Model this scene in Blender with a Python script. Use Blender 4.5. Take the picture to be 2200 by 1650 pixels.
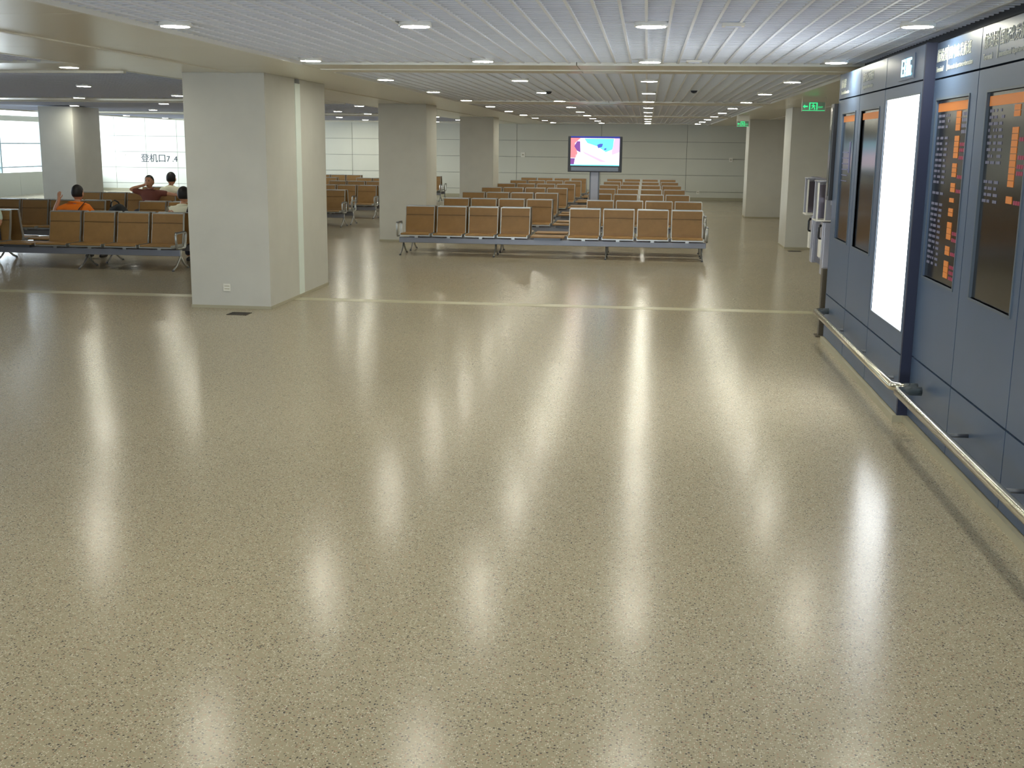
import bpy, bmesh, math, random
from mathutils import Vector, Matrix
random.seed(7)
SC = bpy.context.scene
COL = SC.collection
for o in list(bpy.data.objects): bpy.data.objects.remove(o)

# ------------------------------------------------------------------ camera
F_PX, YAW, PITCH, ROLL, EYE = 2470.5, .112, .205, .012, 1.9
def cam_axes():
    f = Vector((-math.sin(YAW)*math.cos(PITCH), math.cos(YAW)*math.cos(PITCH), -math.sin(PITCH)))
    r = Vector((math.cos(YAW), math.sin(YAW), 0)); u = r.cross(f)
    return r*math.cos(ROLL)+u*math.sin(ROLL), -r*math.sin(ROLL)+u*math.cos(ROLL), f
R_, U_, F_ = cam_axes()
cd = bpy.data.cameras.new('camera'); cam = bpy.data.objects.new('camera', cd); COL.objects.link(cam)
cd.sensor_fit = 'HORIZONTAL'; cd.sensor_width = 36; cd.lens = F_PX/2200*36
cd.clip_start = .05; cd.clip_end = 300
m = Matrix.Identity(4)
for i in range(3): m[i][0] = R_[i]; m[i][1] = U_[i]; m[i][2] = -F_[i]
m[2][3] = EYE
cam.matrix_world = m
SC.camera = cam
# ------------------------------------------------------------------ sky, daylight, added fill, exposure
w = bpy.data.worlds.new('world'); SC.world = w; w.use_nodes = True
bg = w.node_tree.nodes['Background']; bg.inputs[0].default_value = (.78, .90, 1, 1); bg.inputs[1].default_value = 2
def area(name, loc, rot, sx, sy, power, col):
    l = bpy.data.lights.new(name, 'AREA'); l.shape = 'RECTANGLE'; l.size = sx; l.size_y = sy; l.energy = power; l.color = col
    o = bpy.data.objects.new(name, l); COL.objects.link(o); o.location = loc; o.rotation_euler = rot; return o
# daylight arriving through the window wall on the left
area('daylight', (-24.0, 36.3, 2.4), (0, math.radians(-84), 0), 3.2, 12, 1100, (.80, .92, 1))
# fill light added behind the camera to brighten pillar fronts and seats
area('fill_rear', (-4.5, -6.2, 1.9), (math.radians(93), 0, 0), 15, 2.4, 25, (.88, .95, 1))
SC.view_settings.view_transform = 'Standard'; SC.view_settings.look = 'None'
SC.view_settings.gamma = 1; SC.view_settings.use_curve_mapping = False
SC.view_settings.exposure = 1.2
LAMP = 68.0

# ------------------------------------------------------------------ materials
def lin(c):
    return tuple(((v/255)/12.92 if v/255 <= .04045 else ((v/255+.055)/1.055)**2.4) for v in c)
def mat(name, rgb, rough=.6, metal=0, noise=0, nscale=20, emit=None, estr=0, spec=.5, coat=0, bump=0):
    M = bpy.data.materials.new(name); M.use_nodes = True; nt = M.node_tree; b = nt.nodes['Principled BSDF']
    c = lin(rgb) if max(rgb) > 1 else rgb
    b.inputs['Base Color'].default_value = (*c, 1); b.inputs['Roughness'].default_value = rough
    b.inputs['Metallic'].default_value = metal; b.inputs['Specular IOR Level'].default_value = spec
    b.inputs['Coat Weight'].default_value = coat
    if noise or bump:
        tc = nt.nodes.new('ShaderNodeTexCoord'); n = nt.nodes.new('ShaderNodeTexNoise')
        n.inputs['Scale'].default_value = nscale; n.inputs['Detail'].default_value = 3
        nt.links.new(tc.outputs['Object'], n.inputs['Vector'])
        if noise:
            cr = nt.nodes.new('ShaderNodeValToRGB')
            cr.color_ramp.elements[0].position = .3; cr.color_ramp.elements[1].position = .7
            cr.color_ramp.elements[0].color = (*[v*(1-noise) for v in c], 1)
            cr.color_ramp.elements[1].color = (*[min(1, v*(1+noise)) for v in c], 1)
            nt.links.new(n.outputs['Fac'], cr.inputs['Fac']); nt.links.new(cr.outputs['Color'], b.inputs['Base Color'])
        if bump:
            bp = nt.nodes.new('ShaderNodeBump'); bp.inputs['Strength'].default_value = bump; bp.inputs['Distance'].default_value = .01
            nt.links.new(n.outputs['Fac'], bp.inputs['Height']); nt.links.new(bp.outputs['Normal'], b.inputs['Normal'])
    if emit:
        b.inputs['Emission Color'].default_value = (*(lin(emit) if max(emit) > 1 else emit), 1); b.inputs['Emission Strength'].default_value = estr
    return M
def floor_material():
    M = bpy.data.materials.new('speckled_rubber_floor'); M.use_nodes = True; nt = M.node_tree; N = nt.nodes; L = nt.links
    b = N['Principled BSDF']; tc = N.new('ShaderNodeTexCoord')
    base = N.new('ShaderNodeRGB'); base.outputs[0].default_value = (*lin((162, 153, 131)), 1)
    cur = base.outputs[0]
    def speck(scale, thr, col, fac, off):
        nonlocal cur
        mp = N.new('ShaderNodeMapping'); mp.inputs['Location'].default_value = off
        v = N.new('ShaderNodeTexVoronoi'); v.inputs['Scale'].default_value = scale; v.inputs['Randomness'].default_value = 1
        L.new(tc.outputs['Object'], mp.inputs[0]); L.new(mp.outputs[0], v.inputs['Vector'])
        sp = N.new('ShaderNodeSeparateColor'); L.new(v.outputs['Color'], sp.inputs[0])
        a = N.new('ShaderNodeMath'); a.operation = 'LESS_THAN'; L.new(sp.outputs[0], a.inputs[0]); a.inputs[1].default_value = thr
        d = N.new('ShaderNodeMath'); d.operation = 'LESS_THAN'; L.new(v.outputs['Distance'], d.inputs[0]); d.inputs[1].default_value = .42
        mm = N.new('ShaderNodeMath'); mm.operation = 'MULTIPLY'; L.new(a.outputs[0], mm.inputs[0]); L.new(d.outputs[0], mm.inputs[1])
        m2 = N.new('ShaderNodeMath'); m2.operation = 'MULTIPLY'; L.new(mm.outputs[0], m2.inputs[0]); m2.inputs[1].default_value = fac
        mx = N.new('ShaderNodeMix'); mx.data_type = 'RGBA'; L.new(m2.outputs[0], mx.inputs['Factor']); L.new(cur, mx.inputs['A'])
        mx.inputs['B'].default_value = (*lin(col), 1); cur = mx.outputs['Result']
    speck(150, .28, (216, 208, 190), .75, (0, 0, 0))
    speck(130, .16, (74, 67, 62), .75, (3.1, 1.7, 0))
    speck(100, .10, (52, 52, 60), .8, (7.3, 5.1, 0))
    speck(170, .14, (168, 118, 98), .7, (1.9, 9.4, 0))
    n = N.new('ShaderNodeTexNoise'); n.inputs['Scale'].default_value = .5; n.inputs['Detail'].default_value = 4
    L.new(tc.outputs['Object'], n.inputs['Vector'])
    hs = N.new('ShaderNodeMapRange'); L.new(n.outputs['Fac'], hs.inputs['Value']); hs.inputs['To Min'].default_value = .94; hs.inputs['To Max'].default_value = 1.06
    mul = N.new('ShaderNodeVectorMath'); mul.operation = 'SCALE'; L.new(cur, mul.inputs[0]); L.new(hs.outputs[0], mul.inputs['Scale'])
    L.new(mul.outputs[0], b.inputs['Base Color'])
    n2 = N.new('ShaderNodeTexNoise'); n2.inputs['Scale'].default_value = 1.3; n2.inputs['Detail'].default_value = 6
    L.new(tc.outputs['Object'], n2.inputs['Vector'])
    r = N.new('ShaderNodeMapRange'); L.new(n2.outputs['Fac'], r.inputs['Value']); r.inputs['To Min'].default_value = .17; r.inputs['To Max'].default_value = .22
    L.new(r.outputs[0], b.inputs['Roughness']); b.inputs['Specular IOR Level'].default_value = .13
    n3 = N.new('ShaderNodeTexNoise'); n3.inputs['Scale'].default_value = 90; n3.inputs['Detail'].default_value = 2
    L.new(tc.outputs['Object'], n3.inputs['Vector'])
    bp = N.new('ShaderNodeBump'); bp.inputs['Strength'].default_value = .10; bp.inputs['Distance'].default_value = .004
    L.new(n3.outputs['Fac'], bp.inputs['Height']); L.new(bp.outputs['Normal'], b.inputs['Normal'])
    return M
M_FLOOR = floor_material()
M_LINE = mat('pale_joint_strip', (184, 178, 148), .3)
M_PILLAR = mat('pillar_paint', (199, 198, 190), .5, noise=.03, nscale=3)
M_JOINT = mat('white_joint_cover', (226, 236, 230), .4)
M_BASE = mat('beige_skirting', (170, 164, 140), .4)
M_WALL = mat('wall_panel', (208, 208, 196), .35, noise=.02, nscale=1)
M_WALLW = mat('wall_plain', (172, 172, 160), .6)
M_JOIN = mat('joint_shadow_gap', (120, 122, 116), .8)
M_SOFFIT = mat('satin_ceiling_panel', (220, 217, 205), .28, metal=.2)
M_TRIMW = mat('soffit_trim', (226, 224, 212), .4)
M_BAR = mat('ceiling_bar_white', (236, 240, 248), .5)
M_BLADE = mat('ceiling_blade', (226, 232, 250), .55)
M_DECK = mat('plenum_deck', (222, 226, 234), .9)
M_LAMP = mat('lamp_diffuser', (255, 255, 255), .5, emit=(.98, .96, .80), estr=LAMP)
M_RING = mat('lamp_ring', (236, 236, 232), .35)
M_TAN = mat('tan_leather', (152, 116, 68), .42, noise=.08, nscale=9, bump=.15)
M_ALU = mat('cast_aluminium', (190, 192, 190), .32, metal=.75)
M_ALUD = mat('dark_aluminium', (104, 108, 116), .4, metal=.6)
M_BEAM = mat('beam_grey', (150, 152, 162), .4, metal=.5)
M_GREYP = mat('slate_panel', (74, 92, 120), .38, noise=.03, nscale=2, spec=.45)
M_GAP = mat('panel_gap_dark', (26, 30, 38), .8)
M_SHADED_EDGE = mat('shaded_edge', (26, 34, 62), .5)  # unlit end face of the slate wall, its shade painted as dark blue
M_FASCIA = mat('dark_fascia', (46, 50, 62), .6)
M_SCREEN = mat('black_screen', (20, 22, 26), .14, spec=.6)
M_FRAMEG = mat('board_frame', (84, 96, 110), .4)
M_ORANGE = mat('orange_display', (130, 76, 26), .5, emit=(220, 130, 46), estr=.17)
M_MAG = mat('magenta_display', (90, 24, 42), .5, emit=(190, 50, 92), estr=.10)
M_DIM = mat('dim_display', (84, 84, 100), .5, emit=(150, 152, 184), estr=.06)
M_PURP = mat('dull_violet_display', (80, 84, 120), .5, emit=(84, 88, 140), estr=.08)
M_LBOX = mat('backlit_white', (255, 255, 255), .4, emit=(.93, .97, 1), estr=3.2)
M_CLOCK = mat('clock_digits', (180, 240, 255), .5, emit=(.55, .93, 1), estr=.8)
M_TEXT = mat('silver_lettering', (200, 204, 196), .5)
M_STEEL = mat('stainless_steel', (206, 202, 186), .16, metal=1)
M_WHITEP = mat('white_plastic', (232, 230, 220), .4)
M_BLACK = mat('black_plastic', (22, 22, 28), .35)
M_GRATE = mat('floor_grate_metal', (60, 52, 44), .5, metal=.4)
M_GREEN = mat('exit_green', (40, 210, 120), .5, emit=(.05, .85, .30), estr=.42)
M_GREEND = mat('exit_plate', (140, 166, 148), .3)
M_SKIN = mat('skin', (190, 138, 108), .5)
M_HAIR = mat('black_hair', (24, 20, 20), .6)
M_SHOE = mat('dark_shoe', (30, 28, 30), .5)
M_ORSH = mat('orange_cloth', (240, 122, 18), .8)
M_WHSH = mat('cream_cloth', (232, 230, 205), .8)
M_PALE = mat('pale_green_cloth', (196, 214, 200), .8)
M_MAR = mat('maroon_cloth', (112, 62, 52), .8)
M_TROU = mat('dark_trousers', (44, 44, 54), .8)
M_STRAP = mat('dark_strap', (44, 34, 34), .7)
M_BAG = mat('black_bag_cloth', (20, 22, 26), .7)
M_PHONE = mat('phone_grey', (176, 176, 186), .35, metal=.3)
M_PHONED = mat('phone_dark', (84, 86, 104), .4)
M_POST = mat('bronze_post', (92, 84, 70), .35, metal=.4)
M_MULL = mat('mullion', (130, 150, 156), .5)
M_SKYL = mat('sign_lettering_dark', (22, 26, 50), .6)
def glass():
    M = bpy.data.materials.new('window_glass'); M.use_nodes = True; nt = M.node_tree; N = nt.nodes
    N.remove(N['Principled BSDF']); out = N['Material Output']
    t = N.new('ShaderNodeBsdfTransparent'); g = N.new('ShaderNodeBsdfGlossy'); g.inputs['Roughness'].default_value = .02
    f = N.new('ShaderNodeLayerWeight'); f.inputs[0].default_value = .12; mx = N.new('ShaderNodeMixShader')
    nt.links.new(f.outputs[0], mx.inputs[0]); nt.links.new(t.outputs[0], mx.inputs[1]); nt.links.new(g.outputs[0], mx.inputs[2])
    nt.links.new(mx.outputs[0], out.inputs[0]); return M
M_GLASS = glass()

# ------------------------------------------------------------------ helpers
def box(bm, x0, x1, y0, y1, z0, z1, mi=0):
    vs = [bm.verts.new((x, y, z)) for x in (x0, x1) for y in (y0, y1) for z in (z0, z1)]
    for q in ((0,1,3,2),(4,6,7,5),(0,4,5,1),(2,3,7,6),(0,2,6,4),(1,5,7,3)):
        f = bm.faces.new([vs[i] for i in q]); f.material_index = mi
def obj(name, bm, mats, parent=None, smooth=False, bevel=0):
    if bevel: bmesh.ops.bevel(bm, geom=list(bm.edges), offset=bevel, segments=2, affect='EDGES', profile=.6)
    bmesh.ops.recalc_face_normals(bm, faces=bm.faces)
    me = bpy.data.meshes.new(name); bm.to_mesh(me); bm.free()
    for mm in (mats if isinstance(mats, (list, tuple)) else [mats]): me.materials.append(mm)
    if smooth:
        for p in me.polygons: p.use_smooth = True
    o = bpy.data.objects.new(name, me); COL.objects.link(o)
    if parent: o.parent = parent
    return o
def boxo(name, b, mt, parent=None, bevel=0):
    bm = bmesh.new(); box(bm, *b); return obj(name, bm, mt, parent, bevel=bevel)
def tag(o, label=None, cat=None, group=None, kind=None):
    if label: o['label'] = label
    if cat: o['category'] = cat
    if group: o['group'] = group
    if kind: o['kind'] = kind
    return o
def empty(name, loc=(0,0,0), rz=0):
    o = bpy.data.objects.new(name, None); COL.objects.link(o); o.location = loc; o.rotation_euler.z = rz
    o.empty_display_size = .1; return o
def kids(o): return [c for c in bpy.data.objects if c.parent == o]
def copy_tree(o, parent=None, kmap=None):
    c = o.copy(); COL.objects.link(c); c.parent = parent
    for ch in kids(o): copy_tree(ch, c)
    return c
def cyl(bm, p0, p1, r0, r1=None, n=12, caps=True, mi=0):
    if r1 is None: r1 = r0
    p0 = Vector(p0); p1 = Vector(p1); d = (p1-p0).normalized()
    a = d.orthogonal().normalized(); b = d.cross(a)
    A = []; B = []
    for i in range(n):
        t = 2*math.pi*i/n; v = a*math.cos(t)+b*math.sin(t)
        A.append(bm.verts.new(p0+v*r0)); B.append(bm.verts.new(p1+v*r1))
    for i in range(n):
        f = bm.faces.new((A[i], A[(i+1) % n], B[(i+1) % n], B[i])); f.material_index = mi; f.smooth = True
    if caps:
        bm.faces.new(A[::-1]).material_index = mi; bm.faces.new(B).material_index = mi
def tube(bm, pts, r, n=10, flat=1.0, closed=False):
    pts = [Vector(p) for p in pts]; rings = []; N = len(pts); prev = None
    for i, p in enumerate(pts):
        if closed: d = (pts[(i+1) % N]-pts[i-1]).normalized()
        else: d = (pts[min(i+1, N-1)]-pts[max(i-1, 0)]).normalized()
        a = d.cross(Vector((1, 0, 0)))
        if a.length < .1: a = d.cross(Vector((0, 0, 1)))
        a.normalize(); b = d.cross(a)
        rr = r[i] if isinstance(r, (list, tuple)) else r
        rings.append([bm.verts.new(p+a*math.cos(2*math.pi*k/n)*rr+b*math.sin(2*math.pi*k/n)*rr*flat) for k in range(n)])
    for i in range(N if closed else N-1):
        q = rings[(i+1) % N]
        for k in range(n):
            f = bm.faces.new((rings[i][k], rings[i][(k+1) % n], q[(k+1) % n], q[k])); f.smooth = True
    if not closed: bm.faces.new(rings[0][::-1]); bm.faces.new(rings[-1])
def extrude_profile(bm, prof, x0, x1, mi=0):
    """closed (y,z) profile swept along x"""
    A = [bm.verts.new((x0, y, z)) for y, z in prof]; B = [bm.verts.new((x1, y, z)) for y, z in prof]
    n = len(prof)
    for i in range(n): bm.faces.new((A[i], A[(i+1) % n], B[(i+1) % n], B[i])).material_index = mi
    bm.faces.new(A[::-1]); bm.faces.new(B)
def text(name, body, size, mt, parent, M, extrude=.002, align='LEFT'):
    c = bpy.data.curves.new(name, 'FONT'); c.body = body; c.size = size; c.extrude = extrude; c.align_x = align
    t = bpy.data.objects.new(name, c); COL.objects.link(t)
    dg = bpy.context.evaluated_depsgraph_get(); me = bpy.data.meshes.new_from_object(t.evaluated_get(dg))
    bpy.data.objects.remove(t); bpy.data.curves.remove(c)
    me.materials.clear(); me.materials.append(mt); me.transform(M)
    o = bpy.data.objects.new(name, me); COL.objects.link(o); o.parent = parent; return o
# frame for things seen on the right wall: local x runs towards the camera (-Y), local y is up, normal faces -X
def wall_frame(X, Y, Z): return Matrix(((0, 0, -1, X), (-1, 0, 0, Y), (0, 1, 0, Z), (0, 0, 0, 1)))
def front_frame(X, Y, Z): return Matrix(((1, 0, 0, X), (0, 0, -1, Y), (0, 1, 0, Z), (0, 0, 0, 1)))
ORD = ['first', 'second', 'third', 'fourth', 'fifth', 'sixth', 'seventh', 'eighth', 'ninth', 'tenth', 'eleventh', 'twelfth', 'thirteenth', 'fourteenth',
       'fifteenth', 'sixteenth', 'seventeenth', 'eighteenth', 'nineteenth', 'twentieth', 'twenty-first', 'twenty-second', 'twenty-third', 'twenty-fourth', 'twenty-fifth']

# ------------------------------------------------------------------ shell
HC = 2.683; XL = -21.5; XR = 9.0; YF = 43.0; YB = -5.0
fl = boxo('floor', (XL-.3, XR+.3, YB-.3, YF+.3, -.2, 0), M_FLOOR); tag(fl, kind='structure')
t1 = boxo('trim_1', (XL, 3.2, 13.68, 13.90, -.004, .0025), M_LINE); tag(t1, 'pale expansion joint strip across the floor', kind='structure')
# panelled back wall
wb = boxo('wall_back', (XL-.3, XR+.3, YF+.03, YF+.3, 0, 3.6), M_JOIN); tag(wb, kind='structure')
rows = [(0.0, .30), (.30, .89), (.89, 1.48), (1.48, 2.07), (2.07, 2.75), (2.75, 3.55)]
xs = [XL+1.24*i for i in range(7)]
x = xs[-1]
while x < XR: x += 3.1; xs.append(min(x, XR))
G = .006
cache = {}
for (z0, z1) in rows:
    for a, b in zip(xs[:-1], xs[1:]):
        wd = round(b-a, 3); k = (wd, z0)
        if k not in cache:
            bm = bmesh.new(); box(bm, G, wd-G, -.02, .03, z0+G, z1-G)
            o = obj('panel', bm, M_WALL, wb, bevel=0); cache[k] = o
        else:
            o = cache[k].copy(); COL.objects.link(o)
        o.location = (a, YF, 0)
boxo('skirting', (XL, XR, YF-.035, YF-.0, 0, .10), M_BASE, wb)
# window wall left
wl = empty('wall_left', (XL, 0, 0)); tag(wl, kind='structure')
bm = bmesh.new()
box(bm, -.3, 0, YB, 14, 0, 3.6); obj('solid_wall', bm, M_WALLW, wl)
yy = 14.0; n = 0
while yy < YF-.1:
    e = min(yy+2.42, YF)
    boxo('sill_panel', (-.25, 0, yy+.006, e-.006, .0, .77), M_WALLW, wl); yy = e
boxo('transom_beam', (-.28, .0, 14, YF, 2.50, 2.68), M_WALLW, wl)
boxo('head_beam', (-.28, .0, 14, YF, 3.35, 3.6), M_WALLW, wl)
wn = empty('window_1', (XL, 0, 0)); tag(wn, kind='structure')
boxo('pane', (-.16, -.15, 14, YF, .77, 2.50), M_GLASS, wn)
boxo('pane', (-.16, -.15, 14, YF, 2.68, 3.35), M_GLASS, wn)
yy = 14.0
while yy < YF:
    boxo('mullion', (-.20, -.06, yy-.04, yy+.04, .77, 2.50), M_MULL, wn)
    boxo('mullion', (-.20, -.06, yy-.04, yy+.04, 2.68, 3.35), M_MULL, wn); yy += 2.9
for z in (.95, 1.75): boxo('transom_bar', (-.19, -.10, 14, YF, z-.02, z+.02), M_MULL, wn)
# remaining walls, out of the frame
wr = boxo('wall_right', (XR, XR+.3, YB, YF, 0, 3.6), M_WALLW); tag(wr, kind='structure')
w2 = empty('wall_rear', (0, YB, 0)); tag(w2, kind='structure')
boxo('solid_wall', (XL-.3, -12.5, -.3, 0, 0, 3.6), M_WALLW, w2); boxo('solid_wall', (3.5, XR+.3, -.3, 0, 0, 3.6), M_WALLW, w2)
boxo('head_beam', (-12.5, 3.5, -.3, 0, 2.6, 3.6), M_WALLW, w2)
w3 = empty('window_added', (0, YB, 0)); tag(w3, kind='structure')  # unseen glazing, added as an opening for the rear fill light
boxo('pane', (-12.5, 3.5, -.16, -.15, 0.06, 2.6), M_GLASS, w3)
for i in range(9): boxo('mullion', (-12.5+2*i-.03, -12.5+2*i+.03, -.2, -.1, 0, 2.6), M_MULL, w3)
boxo('sill', (-12.5, 3.5, -.22, -.08, 0, .06), M_MULL, w3)

# ------------------------------------------------------------------ ceiling
ce = boxo('ceiling', (XL-.3, XR+.3, YB-.3, YF+.3, 3.6, 3.7), M_DECK); tag(ce, kind='structure')
XE = -16.9                                          # edge of the suspended ceiling at the window
boxo('plenum_board', (XE, XR, YB, YF, 2.86, 2.88), M_DECK, ce)
boxo('edge_fascia', (XE-.02, XE, YB, YF, 2.64, 2.88), M_TRIMW, ce)
MOD = 9.6; S0 = 11.45
strips = [(S0+MOD*k, S0+MOD*k+1.25) for k in (-1, 0, 1, 2, 3)]
bays = []
prev = YB
for a, b in strips:
    bays.append((prev, a)); prev = b
bays.append((prev, YF))
bays = [(a, b) for a, b in bays if b-a > .2]
for a, b in strips:                                 # smooth cross soffits, each in panels
    b = min(b, YF)
    for x0, x1 in ((XE, -13.3), (-13.3, -9.6), (-9.6, -5.8), (-3.42, -.7), (-.7, 2.12), (4.4, XR)):
        boxo('soffit_panel', (x0+.004, x1-.004, a, b, 2.655, 2.70), M_SOFFIT, ce)
    boxo('soffit_trim', (-3.42, 2.12, a+.68, a+.72, 2.645, 2.66), M_TRIMW, ce)
    boxo('soffit_trim', (XE, -5.8, b-.08, b-.01, 2.63, 2.66), M_TRIMW, ce)
for x0, x1, sx in ((-5.8, -3.42, -4.6), (2.12, 4.4, 3.3)):
    yy = YB
    while yy < YF:
        e = min(yy+2.4, YF)
        boxo('soffit_panel', (x0+.004, sx-.02, yy+.003, e-.003, 2.655, 2.70), M_SOFFIT, ce)
        boxo('soffit_panel', (sx+.02, x1-.004, yy+.003, e-.003, 2.655, 2.70), M_SOFFIT, ce); yy = e
    boxo('soffit_trim', (sx-.022, sx+.022, YB, YF, 2.645, 2.69), M_TRIMW, ce)
# edge angle of the open-cell field
for a, b in bays:
    for xx in (-3.42, 2.12, -5.8):
        boxo('edge_angle', (xx-.012, xx+.012, a, b, 2.65, 2.74), M_RING, ce)
# carrier bars, one by one over the middle hall
PB = .148; barcache = {}
for a, b in bays:
    ln = round(b-a, 3)
    nb = int((2.10+3.40)/PB)
    for i in range(nb):
        if ln not in barcache:
            bm = bmesh.new(); box(bm, -.009, .009, 0, ln, 2.672, 2.70); o = obj('ceiling_bar', bm, M_BAR, ce); barcache[ln] = o
        else: o = barcache[ln].copy(); COL.objects.link(o)
        o.location = (-3.42+PB*(i+.9), a, 0)
    bm = bmesh.new()
    y = a+.05
    while y < b-.02:
        box(bm, -3.42, 2.12, y-.003, y+.003, 2.686, 2.745); box(bm, -3.42, 2.12, y-.011, y+.011, 2.679, 2.686, 1); y += .10
    tag(obj('louvre_blades', bm, [M_BLADE, M_BAR], ce), 'fine cross blades of the open-cell ceiling', kind='stuff')
    bm = bmesh.new()
    y = a+.05
    while y < b-.02:
        box(bm, XE, -5.8, y-.003, y+.003, 2.683, 2.745); box(bm, 4.4, XR, y-.003, y+.003, 2.683, 2.745); y += .10
    x = XE+.1
    while x < -5.85:
        box(bm, x-.009, x+.009, a, b, 2.672, 2.70); x += PB
    tag(obj('louvre_blades', bm, M_BLADE, ce), 'open-cell ceiling over the side seating', kind='stuff')

# ------------------------------------------------------------------ downlights
def make_downlight():
    t = empty('downlight')
    bm = bmesh.new(); n = 28
    prof = [(.108, 0), (.108, -.008), (.100, -.011), (.094, -.009), (.093, .012), (.084, .06), (.104, .06)]
    rings = [[bm.verts.new((r*math.cos(2*math.pi*k/n), r*math.sin(2*math.pi*k/n), z)) for k in range(n)] for r, z in prof]
    for i in range(len(prof)):
        q = rings[(i+1) % len(prof)]
        for k in range(n): bm.faces.new((rings[i][k], rings[i][(k+1) % n], q[(k+1) % n], q[k])).smooth = True
    obj('trim_ring', bm, M_RING, t)
    bm = bmesh.new(); cyl(bm, (0, 0, -.0115), (0, 0, .010), .0925, n=28); obj('diffuser', bm, M_LAMP, t)
    bm = bmesh.new(); cyl(bm, (0, 0, .013), (0, 0, .07), .083, .07, n=16); obj('housing', bm, M_RING, t)
    return t
dl0 = make_downlight(); used = [False]
def downlight(x, y, label, group, z=2.662):
    o = dl0 if not used[0] else copy_tree(dl0)
    used[0] = True; o.location = (x, y, z); tag(o, label, 'ceiling light', group)
    return o
LX = (-3.18, -1.54, 0.0, 1.66); LC = ('leftmost', 'second from left', 'third from left', 'rightmost')
LYS = [7.75+3.2*i for i in range(11)]
for ci, lx in enumerate(LX):
    for ri, ly in enumerate(LYS):
        downlight(lx, ly, 'round ceiling downlight, %s column of the middle hall, %s row away' % (LC[ci], ORD[ri]), 'downlights of the middle ceiling')
    for ri, ly in enumerate((4.55, 1.35, -1.85)):
        downlight(lx, ly, 'round downlight above the viewer outside the picture, %s column, %s row' % (LC[ci], ORD[ri]), 'downlights overhead behind the view')
side = [(-6.16,12.09),(-8.09,16.28),(-10.44,20.8),(-12.98,25.6),(-7.99,19.44),(-10.05,23.7),(-12.42,28.61),(-16.2,35.3),(-16.36,38.65),(-15.9,41.3),(-13.6,41.5),
        (-5.87+.0,21.22-.6),(-7.59,28.4),(-9.27,34.85),(-10.9,41.6),(-5.77,24.1),(-7.34,30.5),(-9.36,38.53),(-9.47,41.9),(-5.9,33.04),(-7.31,40.49),(-5.95,37.1),
        (-6.3, 8.6), (-9.4, 12.2), (-9.6, 6.0)]
side.sort(key=lambda p: p[1])
for i, (sx_, sy_) in enumerate(side):
    if sx_ > -6.0: sx_ = -5.98
    downlight(sx_, sy_, 'round ceiling downlight over the left-hand seating, %s nearest to the camera' % ORD[i], 'downlights over the left seating')
for i, (sx_, sy_) in enumerate([(5.6, 17.3), (5.6, 23.7), (5.6, 30.1), (5.6, 36.5), (7.6, 20.5), (7.6, 33.0)]):
    downlight(sx_, sy_, 'round ceiling downlight over the right-hand seating, %s nearest to the camera' % ORD[i], 'downlights over the right seating')
# small ceiling fittings
for (px, py, lb) in ((.52, 7.75, 'small white slot fitting in the near ceiling right of the second downlight'), (.40, 11.0, 'small slot fitting in the ceiling before the first cross soffit')):
    t = empty('ceiling_slot', (px, py, 2.655)); tag(t, lb, 'ceiling fitting')
    boxo('frame', (-.07, .07, -.05, .05, 0, .02), M_WHITEP, t); boxo('slot', (-.05, .05, -.025, .025, -.004, 0), M_BLADE, t)
for i, (px, py) in enumerate(((-1.45, 17.2), (.62, 16.6))):
    t = empty('smoke_detector', (px, py, 2.665)); tag(t, 'small dark smoke detector on the %s side of the second ceiling bay' % ('left', 'right')[i], 'detector')
    bm = bmesh.new(); cyl(bm, (0, 0, -.03), (0, 0, 0), .03, .05, n=16); obj('housing', bm, M_FASCIA, t)
    bm = bmesh.new(); cyl(bm, (0, 0, -.036), (0, 0, -.03), .014, n=10); obj('sensor', bm, M_BLACK, t)

# ------------------------------------------------------------------ pillars
def pillar(x0, x1, y0, y1, label, joint=None):
    cx, cy = (x0+x1)/2, (y0+y1)/2
    t = empty('pillar', (cx, cy, 0)); tag(t, label, 'pillar', 'square grey pillars')
    hx, hy = (x1-x0)/2, (y1-y0)/2
    if joint is None:
        boxo('shaft', (-hx, hx, -hy, hy, 0, 2.655), M_PILLAR, t, bevel=.004)
    else:
        a, b = joint[0]-cy, joint[1]-cy
        o = boxo('shaft', (-hx, hx, -hy, a-.004, 0, 2.655), M_PILLAR, t, bevel=.004)
        boxo('shaft', (-hx, hx, b+.004, hy, 0, 2.655), M_PILLAR, t, bevel=.004)
        o = boxo('joint_cover', (-hx-.004, hx+.004, a-.004, b+.004, .0, 2.60), M_JOINT, t)
        o['label'] = 'pale vertical expansion joint cover'
    bm = bmesh.new()
    for q in ((-hx-.006, hx+.006, -hy-.006, -hy+.01), (-hx-.006, hx+.006, hy-.01, hy+.006), (-hx-.006, -hx+.01, -hy, hy), (hx-.01, hx+.006, -hy, hy)):
        box(bm, q[0], q[1], q[2], q[3], 0, .035)
    obj('skirting', bm, M_BASE, t)
    return t
p1 = pillar(-5.21, -4.26, 12.82, 15.28, 'large grey double pillar with pale joint strip at left of centre', (13.96, 14.16))
t = pillar(-5.21, -4.26, 22.5, 23.6, 'grey pillar behind the left end of the middle seats, second in its line')
t = pillar(-5.21, -4.26, 32.5, 33.7, 'farthest grey pillar of the line left of the middle seats')
t = pillar(2.70, 3.66, 22.7, 23.8, 'grey pillar on the right behind the telephones')
t = pillar(2.76, 3.70, 32.6, 33.6, 'farther grey pillar on the right near the back wall')
t = pillar(-14.08, -13.25, 26.0, 27.35, 'grey pillar at far left behind the seated people')
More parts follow.
